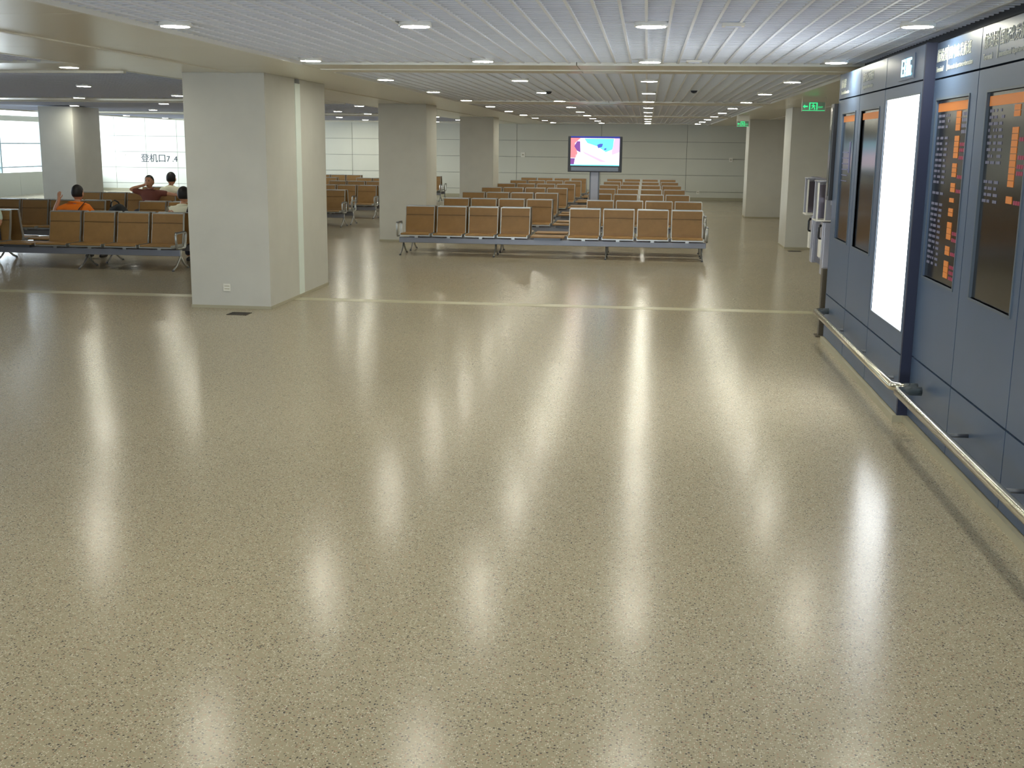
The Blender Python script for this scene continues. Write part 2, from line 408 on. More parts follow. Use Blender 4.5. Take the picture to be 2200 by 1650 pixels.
# socket on the near pillar
t = empty('wall_socket', (-4.776, 12.813, .245)); tag(t, 'small white double socket low on the large pillar', 'socket')
boxo('plate', (-.043, .043, -.008, 0, -.043, .043), M_WHITEP, t, bevel=.002)
for q in (-.02, .012): boxo('socket_slot', (-.03, .03, -.0095, -.007, q, q+.008), M_BASE, t)
def plate(name, X, Y, Z, lab, s=.06):
    t = empty(name, (X, Y, Z)); tag(t, lab, 'socket'); boxo('plate', (-s, s, -.012, 0, -s*1.2, s*1.2), M_WHITEP, t, bevel=.002)
    boxo('socket_slot', (-s*.4, s*.4, -.015, -.011, -s*.3, s*.3), M_BASE, t)
plate('wall_switch', -4.53, YF-.021, 1.55, 'small white wall box on the back wall left of the television', .075)
plate('wall_switch', 3.03, YF-.021, 1.46, 'small white wall box on the back wall near the right pillars', .065)
plate('wall_socket', 1.9, YF-.021, .28, 'tiny white socket low on the back wall right of the seats', .05)
plate('wall_switch', -19.9, YF-.021, 1.35, 'tiny grey box on the bright back wall at far left', .045)
# floor grates
def grate(X, Y, lab, wx=.115, wy=.10):
    t = empty('floor_grate', (X, Y, 0)); tag(t, lab, 'grate')
    bm = bmesh.new()
    box(bm, -wx, wx, -wy, -wy+.012, 0, .004); box(bm, -wx, wx, wy-.012, wy, 0, .004); box(bm, -wx, -wx+.012, -wy, wy, 0, .004); box(bm, wx-.012, wx, -wy, wy, 0, .004)
    obj('frame', bm, M_GRATE, t)
    bm = bmesh.new()
    for i in range(9): xx = -wx+.02+i*(2*wx-.04)/8; box(bm, xx-.006, xx+.006, -wy+.01, wy-.01, 0, .003)
    obj('bars', bm, M_GRATE, t); boxo('well', (-wx+.01, wx-.01, -wy+.01, wy-.01, -.001, .001), M_BLACK, t)
grate(-4.50, 12.42, 'small dark floor grate in front of the large pillar')
grate(2.83, 22.2, 'small dark floor grate in front of the right pillar')

# ------------------------------------------------------------------ beam seating
SZ = .365
def prof_back(off=0, th=.035):
    # sitter's side first (towards -y), bottom to top
    f = [(-.215, SZ-.03), (-.205, SZ+.05), (-.178, SZ+.15), (-.155, SZ+.25), (-.147, SZ+.296), (-.128, SZ+.299), (-.127, SZ+.309), (-.143, SZ+.312), (-.128, SZ+.39), (-.118, SZ+.436), (-.108, SZ+.447)]
    bk = [(y+th, z+.004) for y, z in reversed(f) if not (SZ+.285 < z < SZ+.32)]
    return f+bk
def make_seat_meshes():
    D = {}
    W = .262
    bm = bmesh.new(); extrude_profile(bm, prof_back(), -W+.008, W-.008); o = obj('backrest', bm, M_TAN); D['back'] = o.data; bpy.data.objects.remove(o)
    bm = bmesh.new()
    for s in (-1, 1):                                # side frames of the backrest
        path = [(-.185, SZ-.05), (-.172, SZ+.06), (-.143, SZ+.17), (-.122, SZ+.27), (-.108, SZ+.38), (-.090, SZ+.45)]
        A = [(y-.022, z) for y, z in path]+[(y+.022, z) for y, z in reversed(path)]
        extrude_profile(bm, A, s*W-.006, s*W+.006)
    extrude_profile(bm, [(-.112, SZ+.445), (-.068, SZ+.445), (-.068, SZ+.458), (-.112, SZ+.458)], -W, W)
    o = obj('back_frame', bm, M_ALU); D['bf'] = o.data; bpy.data.objects.remove(o)
    bm = bmesh.new()
    P = [(-.17, SZ), (-.60, SZ+.012), (-.628, SZ+.004), (-.636, SZ-.012), (-.62, SZ-.022), (-.17, SZ-.034)]
    extrude_profile(bm, P, -W+.006, W-.006); o = obj('seat', bm, M_TAN); D['seat'] = o.data; bpy.data.objects.remove(o)
    bm = bmesh.new()
    box(bm, -W, W, -.645, -.625, SZ-.036, SZ-.018)
    for s in (-1, 1): box(bm, s*W-.006, s*W+.006, -.64, -.14, SZ-.04, SZ+.006)
    box(bm, -.03, .03, -.5, -.2, SZ-.075, SZ-.034)
    o = obj('seat_frame', bm, M_ALU); D['sf'] = o.data; bpy.data.objects.remove(o)
    bm = bmesh.new()                                 # inverted-Y leg
    tube(bm, [(0, -.40, SZ-.07), (0, -.41, .22), (0, -.42, .17)], [.034, .026, .024], 8, .55)
    tube(bm, [(0, -.42, .19), (0, -.52, .10), (0, -.62, .045), (0, -.71, .018)], [.024, .021, .018, .016], 8, .6)
    tube(bm, [(0, -.41, .19), (0, -.32, .10), (0, -.23, .045), (0, -.15, .018)], [.024, .021, .018, .016], 8, .6)
    o = obj('leg', bm, M_ALU); D['leg'] = o.data; bpy.data.objects.remove(o)
    bm = bmesh.new()
    for y in (-.715, -.145): cyl(bm, (0, y, 0), (0, y, .02), .02, .016, 10)
    o = obj('foot_pad', bm, M_ALUD); D['foot'] = o.data; bpy.data.objects.remove(o)
    bm = bmesh.new()                                 # armrest loop
    loop = [(0, -.30, SZ-.05), (0, -.56, SZ-.045), (0, -.585, SZ-.02), (0, -.60, SZ+.15), (0, -.585, SZ+.175), (0, -.56, SZ+.18), (0, -.25, SZ+.185), (0, -.215, SZ+.17), (0, -.21, SZ+.14), (0, -.26, SZ-.03)]
    tube(bm, loop, .015, 8, 1.3, closed=True)
    o = obj('armrest', bm, M_ALU); D['arm'] = o.data; bpy.data.objects.remove(o)
    bm = bmesh.new(); box(bm, -.02, .02, -.585, -.25, SZ+.188, SZ+.20)
    o = obj('arm_pad', bm, M_ALUD); D['pad'] = o.data; bpy.data.objects.remove(o)
    return D
SM = make_seat_meshes()
def inst(name, me, parent, loc=(0, 0, 0), sx=1):
    o = bpy.data.objects.new(name, me); COL.objects.link(o); o.parent = parent; o.location = loc; o.scale.x = sx; return o
def bench(X, Y, groups, legs, facing, label, group, extra_arm=False):
    """groups: list of (x0,x1,n) in world X; facing 0 = seats face the camera"""
    t = empty('beam_bench', (X, Y, 0), 0 if facing == 0 else math.pi)
    s = 1 if facing == 0 else -1
    lx = lambda wx: (wx-X)*s
    for gi, (a, b, n) in enumerate(groups):
        p = (b-a)/n; k = min(1.04, p/.565)*.97
        for i in range(n):
            c = lx(a+p*(i+.5))
            st = inst('seat', SM['seat'], t, (c, 0, 0), k); inst('seat_frame', SM['sf'], st)
            br = inst('backrest', SM['back'], t, (c, 0, 0), k); inst('back_frame', SM['bf'], br)
    for wx in legs:
        lg = inst('leg', SM['leg'], t, (lx(wx), 0, 0)); inst('foot_pad', SM['foot'], lg)
    x0 = groups[0][0]; x1 = groups[-1][1]
    q0, q1 = sorted((lx(x0-.03), lx(x1+.03)))
    boxo('beam', (q0, q1, -.455, -.375, SZ-.165, SZ-.07), M_BEAM, t, bevel=.006)
    arms = [x0-.035, x1+.035]
    if extra_arm: arms.append(x1-(x1-groups[-1][0])/groups[-1][2])
    for wx in arms:
        a = inst('armrest', SM['arm'], t, (lx(wx), 0, 0)); inst('arm_pad', SM['pad'], a)
    for g0, g1 in zip(groups[:-1], groups[1:]):
        q0, q1 = sorted((lx(g0[1]+.03), lx(g1[0]-.03)))
        tb = empty('table', (0, 0, 0)); tb.parent = t
        for ya, yb in ((-.64, -.44), (-.40, -.20)):
            boxo('slat', (q0, q1, ya, yb, SZ-.025, SZ), M_TAN, tb, bevel=.004)
        boxo('table_bracket', (q0+.06, q1-.06, -.58, -.26, SZ-.07, SZ-.026), M_ALUD, tb)
    tag(t, label, 'bench', group); return t
FACE = ('facing the camera', 'facing away')
def block(rows_, X, gfun, lfun, where, group, ex=False):
    for i, Yc in enumerate(rows_):
        for fc in (0, 1):
            d = .02 if fc == 0 else -.02
            bench(X, Yc-d if fc == 0 else Yc+.02, gfun(i), lfun(i), fc,
                  'tan beam seats %s, %s double row of the %s' % (FACE[fc], ORD[i], where), group, ex and i >= 2)
cent = [20.43+3.2*i for i in range(7)]
block(cent, -1.6, lambda i: [(-4.24+(.12 if i == 1 else 0), -1.97+(.13 if i == 1 else 0), 4), (-1.33+(.14 if i == 1 else 0), 1.03+(.13 if i == 1 else 0), 4)],
      lambda i: [-4.2, -2.56, -.64, .99], 'middle seating block', 'beam seats of the middle block')
left = [17.1+3.2*i for i in range(8)]
block(left, -9.4, lambda i: [(-11.92, -9.73, 4), (-9.13, -6.94, 4)], lambda i: [-11.8, -10.2, -8.38, -6.92], 'left seating block', 'beam seats of the left block', True)
right = [30.1, 33.3, 36.5]
block(right, 6.0, lambda i: [(3.95, 6.2, 4), (6.8, 8.9, 4)], lambda i: [4.0, 5.6, 7.4, 8.85], 'right-hand area behind the pillars', 'beam seats of the right area')

# ------------------------------------------------------------------ television on its post
t = empty('television', (-1.085, 24.9, 0)); tag(t, 'flat television on a grey floor post showing a bright cyan and pink picture', 'television')
boxo('base_plate', (-.28, .28, -.2, .2, 0, .02), M_ALUD, t, bevel=.004)
boxo('post', (-.105, .105, -.03, .05, .02, 1.40), M_ALUD, t, bevel=.01)
boxo('post_cover', (-.075, .075, -.036, -.03, .02, 1.36), M_BEAM, t)
boxo('bracket', (-.2, .2, -.02, .05, 1.45, 1.95), M_ALUD, t)
hs = boxo('housing', (-.57, .57, -.10, -.02, 1.355, 2.095), M_BLACK, t, bevel=.008)
bm = bmesh.new()
tvm = [mat('tv_base', (235, 225, 245), .4, emit=(238, 228, 250), estr=0.42), mat('tv_cyan', (90, 230, 250), .4, emit=(110, 236, 250), estr=0.42),
       mat('tv_pink', (250, 120, 130), .4, emit=(250, 128, 140), estr=0.40), mat('tv_purple', (120, 70, 150), .4, emit=(118, 66, 150), estr=0.34),
       mat('tv_blue', (70, 90, 200), .4, emit=(70, 90, 200), estr=0.34), mat('tv_lilac', (205, 180, 240), .4, emit=(208, 182, 245), estr=0.40),
       mat('tv_pale', (255, 225, 230), .4, emit=(255, 226, 232), estr=0.42), mat('tv_deep_blue', (20, 40, 160), .4, emit=(24, 44, 170), estr=0.25)]
W, H = .515, .285; cz = 1.775
def tvp(pts, mi, lift):
    vs = [bm.verts.new((u*2*W-W, -.1015-lift*.0006, cz+H-v*2*H)) for u, v in pts]
    bm.faces.new(vs).material_index = mi
tvp([(0, 0), (1, 0), (1, 1), (0, 1)], 0, 0)
tvp([(.28, .02), (.88, .02), (.86, .4), (.72, .5), (.55, .3), (.34, .18)], 1, 1)
tvp([(0, 0), (.2, 0), (.08, .2), (.14, .55), (.1, .72), (0, .72)], 2, 1)
tvp([(.13, .12), (.19, .12), (.2, .52), (.13, .46), (.07, .3)], 3, 2)
tvp([(0, .74), (.09, .74), (.07, .96), (0, .96)], 3, 2)
tvp([(.54, .24), (.6, .2), (.66, .2), (.64, .32), (.56, .36)], 4, 2)
tvp([(.68, .38), (.73, .35), (.73, .42), (.69, .43)], 4, 2)
tvp([(.9, 0), (1, 0), (1, .5), (.85, .6), (.84, .5)], 5, 2)
tvp([(.22, .46), (.3, .52), (.74, .86), (.62, .86), (.3, .58)], 5, 3)
tvp([(.1, .6), (.3, .66), (.62, .9), (.6, .95), (.1, .95)], 6, 1)
tvp([(.0, .965), (1, .965), (1, 1), (.0, 1)], 1, 3)
tvp([(.0, -.06), (1, -.06), (1, -.015), (.0, -.015)], 7, 1)
obj('screen', bm, tvm, t)
boxo('speaker_strip', (-.5, .5, -.104, -.10, 1.38, 1.46), M_SCREEN, t)

# ------------------------------------------------------------------ information wall on the right
wi = empty('wall_information', (0, 0, 0)); tag(wi, kind='structure')
XF, XN = 1.83, 1.90
boxo('core', (1.95, 2.12, YB, 11.70, 0, 2.62), M_GAP, wi)
boxo('fascia', (2.0, 2.12, YB, 11.72, 2.60, 2.70), M_FASCIA, wi)
boxo('back_panel', (2.12, 2.16, YB, 11.72, 0, 2.65), M_GREYP, wi)
def wpanel(X, y0, y1, z0, z1, holes=()):
    """slate panel facing -X with rectangular openings cut as strips"""
    g = .006
    bm = bmesh.new()
    if not holes: box(bm, X, X+.05, y0+g, y1-g, z0+g, z1-g)
    else:
        (a, b, c, d) = holes[0]
        box(bm, X, X+.05, y0+g, y1-g, z0+g, c); box(bm, X, X+.05, y0+g, y1-g, d, z1-g)
        box(bm, X, X+.05, y0+g, a, c, d); box(bm, X, X+.05, b, y1-g, c, d)
    return obj('panel', bm, M_GREYP, wi)
near = [(7.16, 8.27, (7.32, 8.11)), (6.05, 7.16, (6.17, 6.94)), (4.94, 6.05, (5.08, 5.86)), (3.83, 4.94, None), (2.72, 3.83, None), (1.6, 2.72, None), (.5, 1.6, None), (-.6, .5, None)]
far = [(10.60, 11.72, (10.76, 11.44)), (9.50, 10.60, (9.68, 10.46)), (8.25, 9.50, (8.30, 9.42))]
for X, lst in ((XN, near), (XF, far)):
    for i, (a, b, hole) in enumerate(lst):
        wpanel(X, a, b, .05, .48)
        lb = (X == XF and i == 2)
        z0, z1 = (.64, 2.27) if lb else (1.06, 2.22)
        wpanel(X, a, b, .48, 2.36, [(hole[0], hole[1], z0, z1)] if hole else ())
        wpanel(X, a, b, 2.36, 2.60)
boxo('edge_strip', (XF, XN+.03, 8.222, 8.25, .02, 2.60), M_SHADED_EDGE, wi)
boxo('edge_strip', (XF, XN+.05, 11.72, 11.74, .02, 2.60), M_GREYP, wi)
boxo('skirting', (1.87, 1.95, YB, 8.22, 0, .05), M_BASE, wi); boxo('skirting', (1.80, 1.95, 8.22, 11.72, 0, .05), M_BASE, wi)
boxo('shadow_strip', (XN+.01, XN+.05, YB, 8.27, .048, .056), M_GAP, wi)
def header(X, y, cn1, cn2, en1, en2, sep=True):
    o = text('lettering', cn1, .088, M_TEXT, wi, wall_frame(X-.001, y, 2.475)); text('lettering', en1, .050, M_TEXT, wi, wall_frame(X-.001, y, 2.405))
    text('lettering', cn2, .088, M_TEXT, wi, wall_frame(X-.001, y-.30, 2.475)); text('lettering', en2, .044, M_TEXT, wi, wall_frame(X-.001, y-.30, 2.405))
    if sep: boxo('lettering_rule', (X-.003, X, y-.277, y-.268, 2.40, 2.56), M_TEXT, wi)
header(XN, 8.20, '航站楼', '国内出发航班', 'Terminal', 'Domestic departure information')
header(XN, 7.10, '航站楼', '国际出发航班', 'Terminal', 'International departure information')
text('lettering', '航站楼', .085, M_TEXT, wi, wall_frame(XF-.001, 11.62, 2.47)); text('lettering', 'Terminal information', .05, M_TEXT, wi, wall_frame(XF-.001, 11.62, 2.405))
text('lettering', '国内出发航班', .08, M_TEXT, wi, wall_frame(XF-.001, 10.50, 2.47)); text('lettering', 'Departure information', .05, M_TEXT, wi, wall_frame(XF-.001, 10.50, 2.405))
# boards
def board(X, y0, y1, label, rows_=(), dimrows=0, orange=(), mag=(), violet=False, head=True):
    z0, z1 = 1.06, 2.22
    t = empty('flight_board', (X, (y0+y1)/2, 0)); tag(t, label, 'display board', 'departure boards in the slate wall')
    cy = (y0+y1)/2; hy = (y1-y0)/2
    boxo('screen', (.012, .03, -hy, hy, z0, z1), M_SCREEN, t)
    bm = bmesh.new(); e = .014
    box(bm, -.006, .03, -hy-e, -hy, z0-e, z1+e); box(bm, -.006, .03, hy, hy+e, z0-e, z1+e)
    box(bm, -.006, .03, -hy, hy, z0-e, z0); box(bm, -.006, .03, -hy, hy, z1, z1+e)
    obj('frame', bm, M_FRAMEG, t)
    # u runs 0 (left in the picture = far end) to 1 (near end), v from top
    def cell(bm, u0, u1, v0, v1, mi=0): box(bm, .009, .0125, hy-u1*2*hy, hy-u0*2*hy, z1-v1*(z1-z0), z1-v0*(z1-z0), mi)
    if head:
        bm = bmesh.new(); cell(bm, .02, .98, .018, .065); o = obj('header_bar', bm, M_ORANGE, t)
    if orange:
        bm = bmesh.new()
        for v0, v1 in orange:
            n = max(1, round((v1-v0)/.030)); h = (v1-v0)/n
            for k in range(n): cell(bm, .62, .75, v0+k*h, v0+(k+1)*h-.0025)
        tag(obj('orange_column', bm, M_ORANGE, t), kind='stuff')
    if mag:
        bm = bmesh.new()
        for v in mag:
            for k in range(4): cell(bm, .79+k*.048, .79+k*.048+.036, v+.006, v+.024)
        tag(obj('magenta_entries', bm, M_MAG, t), kind='stuff')
    if dimrows:
        bm = bmesh.new(); r = random.Random(dimrows)
        for k in range(dimrows):
            v = .075+k*.0305
            if v > .97: break
            if r.random() < .12: continue
            for u in (.05, .17, .31):
                for q in range(3):
                    if r.random() < .85: cell(bm, u+q*.032, u+q*.032+.022, v+.006, v+.020)
        if dimrows > 20:
            for k in range(4): 
                for q in range(4): cell(bm, .80+q*.045, .80+q*.045+.034, .075+k*.0305+.004, .075+k*.0305+.022)
        tag(obj('flight_entries', bm, M_DIM, t), kind='stuff')
    if violet:
        bm = bmesh.new()
        for k in range(6): cell(bm, .1, .55, .30+k*.045, .306+k*.045)
        cell(bm, .62, .70, .22, .46); obj('faint_lines', bm, M_PURP, t)
    return t
board(XN, 7.32, 8.11, 'tall flight board with full orange column, right of the white light box', dimrows=30,
      orange=((.07, .175), (.20, .32), (.345, .42), (.45, .50), (.53, .555), (.585, .63), (.66, .755), (.79, .84), (.87, .965)), mag=(.23, .26, .30, .40, .475, .70, .735, .81, .88, .91, .94))
board(XN, 6.17, 6.94, 'tall flight board lit only in its upper half, at right edge of the picture', dimrows=15,
      orange=((.07, .125), (.17, .44), (.48, .515)), mag=(.21, .29, .33, .36, .49))
board(XN, 5.08, 5.86, 'tall flight board just outside the right edge of the picture', dimrows=12, orange=((.07, .2),))
board(XF, 10.76, 11.44, 'dim flight board farthest from the camera in the slate wall', dimrows=0, violet=True)
board(XF, 9.68, 10.46, 'nearly blank flight board with orange header, just left of the white light box')
t = empty('light_box', (XF, 8.86, 0)); tag(t, 'tall glowing white light box set in the slate wall', 'light box')
boxo('diffuser', (.006, .03, -.56, .56, .64, 2.27), M_LBOX, t)
bm = bmesh.new(); e = .01
for q in ((-.57, -.56, .63, 2.28), (.56, .57, .63, 2.28), (-.56, .56, .63, .64), (-.56, .56, 2.27, 2.28)): box(bm, -.004, .03, *q)
obj('frame', bm, M_FRAMEG, t)
# clock 13:06
t = empty('digital_clock', (XF, 8.78, 2.475)); tag(t, 'digital clock reading 13:06 in glowing pale blue digits above the light box', 'clock')
boxo('clock_face', (-.006, -.001, -.25, .25, -.085, .085), M_GREYP, t)
SEG = {'1': 'bc', '3': 'abgcd', '0': 'abcdef', '6': 'acdefg'}
def digit(bm, ch, y, w=.062, h=.12, t_=.016):
    R = {'a': (0, w, h-t_, h), 'g': (0, w, h/2-t_/2, h/2+t_/2), 'd': (0, w, 0, t_), 'b': (w-t_, w, h/2, h), 'c': (w-t_, w, 0, h/2), 'f': (0, t_, h/2, h), 'e': (0, t_, 0, h/2)}
    for s in SEG[ch]:
        a, b, c, d = R[s]; box(bm, -.011, -.006, -(y+b), -(y+a), c-h/2, d-h/2)
bm = bmesh.new()
for ch, y in (('1', -.19), ('3', -.10), ('0', .01), ('6', .10)): digit(bm, ch, y)
for z in (-.025, .025): box(bm, -.011, -.006, .018, .030, z-.006, z+.006)
obj('digits', bm, M_CLOCK, t)
# handrails
def rail(y0, y1, lab, ret=True):
    t = empty('handrail', (1.70, (y0+y1)/2, 0)); tag(t, lab, 'handrail', 'steel bumper rails along the slate wall'); c = (y0+y1)/2
    bm = bmesh.new(); zz = .335
    pts = [(.16, y1-c, zz), (.05, y1-c, zz), (.015, y1-c-.015, zz), (0, y1-c-.05, zz), (0, y0-c+.05, zz), (.015, y0-c+.015, zz), (.05, y0-c, zz), (.16, y0-c, zz)]
    n = 12; rings = []
    P = [Vector(p) for p in pts]
    for i, p in enumerate(P):
        d = (P[min(i+1, 7)]-P[max(i-1, 0)]).normalized(); b = Vector((0, 0, 1)); a = d.cross(b).normalized()
        rings.append([bm.verts.new(p+a*math.cos(2*math.pi*k/n)*.03+b*math.sin(2*math.pi*k/n)*.03) for k in range(n)])
    for i in range(7):
        for k in range(n): bm.faces.new((rings[i][k], rings[i][(k+1) % n], rings[i+1][(k+1) % n], rings[i+1][k])).smooth = True
    bm.faces.new(rings[0][::-1]); bm.faces.new(rings[-1]); obj('tube', bm, M_STEEL, t)
    y = y0+.6
    while y < y1-.3:
        bm = bmesh.new(); cyl(bm, (.0, y-c, zz-.02), (.08, y-c, zz-.05), .012, n=8); cyl(bm, (.08, y-c, zz-.05), (.20 if y0 < 8 else .14, y-c, zz-.05), .012, n=8); obj('bracket', bm, M_ALUD, t); y += 1.1
rail(7.82, 11.5, 'polished steel bumper rail along the far part of the slate wall')
rail(-.5, 7.70, 'polished steel bumper rail along the near part of the slate wall')
# black slim monitor edge at the wall end
t = empty('slim_monitor', (1.785, 11.80, 1.40)); tag(t, 'slim black screen seen edge-on at the far end of the slate wall', 'monitor')
boxo('housing', (.01, .055, -.03, .14, -.0, .93), M_BLACK, t, bevel=.004); boxo('screen', (.004, .011, .0, .12, .04, .89), M_SCREEN, t)
boxo('mount', (.055, .12, -.05, .1, -.05, .9), M_ALUD, t)
# telephones: two units on one stand
t = empty('payphone_stand', (1.80, 12.2, 0)); tag(t, 'twin grey payphones on a bronze post past the far end of the slate wall', 'telephone')
boxo('post', (.02, .09, -.20, -.12, 0, .70), M_POST, t, bevel=.004)
boxo('foot_plate', (-.01, .13, -.24, -.08, 0, .015), M_POST, t)
boxo('back_panel', (.115, .145, -.20, 1.34, .66, 1.20), M_PHONED, t, bevel=.004)
boxo('top_rail', (.06, .14, -.20, 1.34, 1.575, 1.59), M_PHONED, t)
for k, (dx, dy, zb) in enumerate(((0, 0, .62), (.05, 1.14, .64))):
    ph = empty('payphone', (dx, dy, 0)); ph.parent = t
    boxo('body', (.035, .115, -.05, .12, zb, 1.16), M_PHONE, ph, bevel=.006)
    boxo('face_plate', (.018, .036, -.04, .11, zb+.16, 1.16), M_PHONE, ph, bevel=.004)
    boxo('directory_holder', (.0, .018, -.02, .09, .80, .98), M_WHITEP, ph, bevel=.003)
    bm = bmesh.new(); tube(bm, [(.015, .04, 1.13), (-.005, .04, 1.10), (-.005, .04, 1.0), (.015, .04, .98)], [.014, .011, .011, .014], 8)
    obj('handset', bm, M_BLACK, ph)
    boxo('hood_side', (.035, .105, -.055, -.035, 1.18, 1.57), M_PHONE, ph, bevel=.003)
    boxo('hood_side', (-.05, .105, .20, .215, 1.18, 1.57), M_PHONE, ph, bevel=.003)
    boxo('hood_top', (-.055, .11, -.055, .22, 1.57, 1.58), M_PHONE, ph)
    boxo('hood_base', (-.055, .11, -.055, .215, 1.17, 1.185), M_WHITEP, ph)
    boxo('mirror_frame', (-.055, -.040, -.056, -.035, 1.185, 1.56), M_WHITEP, ph); boxo('mirror_frame', (.025, .037, -.058, -.035, 1.185, 1.56), M_WHITEP, ph)
    boxo('mirror', (-.040, .025, -.048, -.042, 1.20, 1.54), mat('dull_mirror', (150, 140, 150), .15, metal=.8), ph)

# ------------------------------------------------------------------ exit signs
def exit_sign(X, Y, Z, w, h, lab, boxed=False):
    t = empty('exit_sign', (X, Y, Z)); tag(t, lab, 'exit sign', 'green exit signs')
    boxo('plate', (0, w, 0, .008, 0, h), M_GREEND, t)
    bm = bmesh.new(); cyl(bm, (-.006, .004, -.01), (-.006, .004, 2.66-Z), .005, n=8); cyl(bm, (w+.006, .004, -.01), (w+.006, .004, 2.66-Z), .005, n=8); obj('hanger', bm, M_WHITEP, t)
    if boxed: boxo('lamp_box', (-.01, w+.01, -.02, .03, h, h+.14), M_WHITEP, t, bevel=.004)
    bm = bmesh.new()
    def poly(pts):
        A = [bm.verts.new((u*w, -.003, v*h)) for u, v in pts]; bm.faces.new(A)
        B = [bm.verts.new((u*w, -.0, v*h)) for u, v in pts]; bm.faces.new(B[::-1])
        for i in range(len(A)): bm.faces.new((A[i], B[i], B[(i+1) % len(A)], A[(i+1) % len(A)]))
    poly([(.02, .5), (.12, .72), (.12, .58), (.24, .58), (.24, .42), (.12, .42), (.12, .28)])
    obj('arrow', bm, M_GREEN, t); bm = bmesh.new()
    poly([(.30, .12), (.35, .12), (.35, .95), (.30, .95)]); poly([(.62, .12), (.67, .12), (.67, .95), (.62, .95)]); poly([(.35, .85), (.62, .85), (.62, .95), (.35, .95)])
    obj('doorway_symbol', bm, M_GREEN, t); bm = bmesh.new()
    poly([(.46, .70), (.50, .70), (.51, .76), (.50, .82), (.46, .82), (.45, .76)]); poly([(.44, .66), (.53, .66), (.52, .42), (.46, .42)])
    poly([(.40, .58), (.44, .66), (.44, .58), (.41, .5)]); poly([(.53, .66), (.58, .54), (.56, .50), (.52, .58)])
    poly([(.46, .44), (.49, .42), (.44, .28), (.38, .22), (.38, .27), (.42, .32)]); poly([(.50, .44), (.54, .42), (.57, .3), (.56, .14), (.52, .14), (.53, .3)])
    obj('running_figure', bm, M_GREEN, t)
    text('lettering', 'EXIT', .034, M_GREEN, t, front_frame(w*.70, -.001, h*.33)); bm = bmesh.new()
    poly([(.0, .0), (1, .0), (1, .06), (0, .06)]); obj('light_line', bm, M_GREEN, t)
exit_sign(2.28, 18.0, 2.45, .33, .125, 'green exit sign with arrow hanging near the far end of the slate wall')
exit_sign(2.08, 28.0, 2.385, .26, .12, 'smaller green exit sign farther back by the right pillars', True)
# direction lettering on the bright back wall
t = empty('wall_sign', (-19.25, YF-.024, 1.12)); tag(t, 'dark lettering on the bright white back wall at far left', 'sign')
text('lettering', '登机口', .34, M_SKYL, t, Matrix(((1, 0, 0, 0), (0, 0, -1, 0), (0, 1, 0, 0), (0, 0, 0, 1))))
text('lettering', '7 .4', .30, M_SKYL, t, Matrix(((1, 0, 0, 1.02), (0, 0, -1, 0), (0, 1, 0, 0), (0, 0, 0, 1))))

# ------------------------------------------------------------------ people
def skin_mesh(verts, edges, radii, name, mt, parent, sub=1):
    me = bpy.data.meshes.new(name); me.from_pydata(verts, edges, []); me.update()
    o = bpy.data.objects.new(name, me); COL.objects.link(o)
    md = o.modifiers.new('skin', 'SKIN'); md.use_smooth_shade = True
    if not me.skin_vertices: return None
    for i, r in enumerate(radii):
        sv = me.skin_vertices[0].data[i]; sv.radius = (r, r) if not isinstance(r, tuple) else r; sv.use_root = (i == 0)
    s = o.modifiers.new('sub', 'SUBSURF'); s.levels = sub; s.render_levels = sub
    dg = bpy.context.evaluated_depsgraph_get(); nm = bpy.data.meshes.new_from_object(o.evaluated_get(dg))
    bpy.data.objects.remove(o); nm.materials.clear(); nm.materials.append(mt); nm.name = name
    for p in nm.polygons: p.use_smooth = True
    q = bpy.data.objects.new(name, nm); COL.objects.link(q)
    if parent: q.parent = parent
    return q
def ball(bm, c, rx, ry, rz, u=14, v=10, cut=None):
    r = bmesh.ops.create_uvsphere(bm, u_segments=u, v_segments=v, radius=1)
    for ve in r['verts']: ve.co = Vector((ve.co.x*rx+c[0], ve.co.y*ry+c[1], ve.co.z*rz+c[2]))
    return r['verts']
class Skel:
    def __init__(s): s.v = []; s.e = []; s.r = []
    def chain(s, pts, rad, start=None):
        p = start
        for q, r in zip(pts, rad):
            s.v.append(tuple(q)); s.r.append(r); i = len(s.v)-1
            if p is not None: s.e.append((p, i))
            p = i
        return p
def hand(sk, wrist_i, wrist, d, side_v, curl=.3):
    """palm and five fingers past the wrist; d = direction of hand, side_v = towards the thumb"""
    d = Vector(d).normalized(); sv = Vector(side_v).normalized(); nrm = d.cross(sv)
    w = Vector(wrist); pc = w+d*.045
    k = sk.chain([pc], [(.026, .016)], wrist_i)
    for j, (off, ln) in enumerate(((.022, .062), (.008, .07), (-.007, .066), (-.021, .052))):
        b = pc+d*.03+sv*off
        sk.chain([b, b+d*ln*.5+nrm*curl*.02, b+d*ln+nrm*curl*.06], [.0085, .0080, .0068], k)
    tb = pc+sv*.028-d*.01
    sk.chain([tb, tb+sv*.02+d*.028, tb+sv*.024+d*.055], [.010, .009, .0075], k)
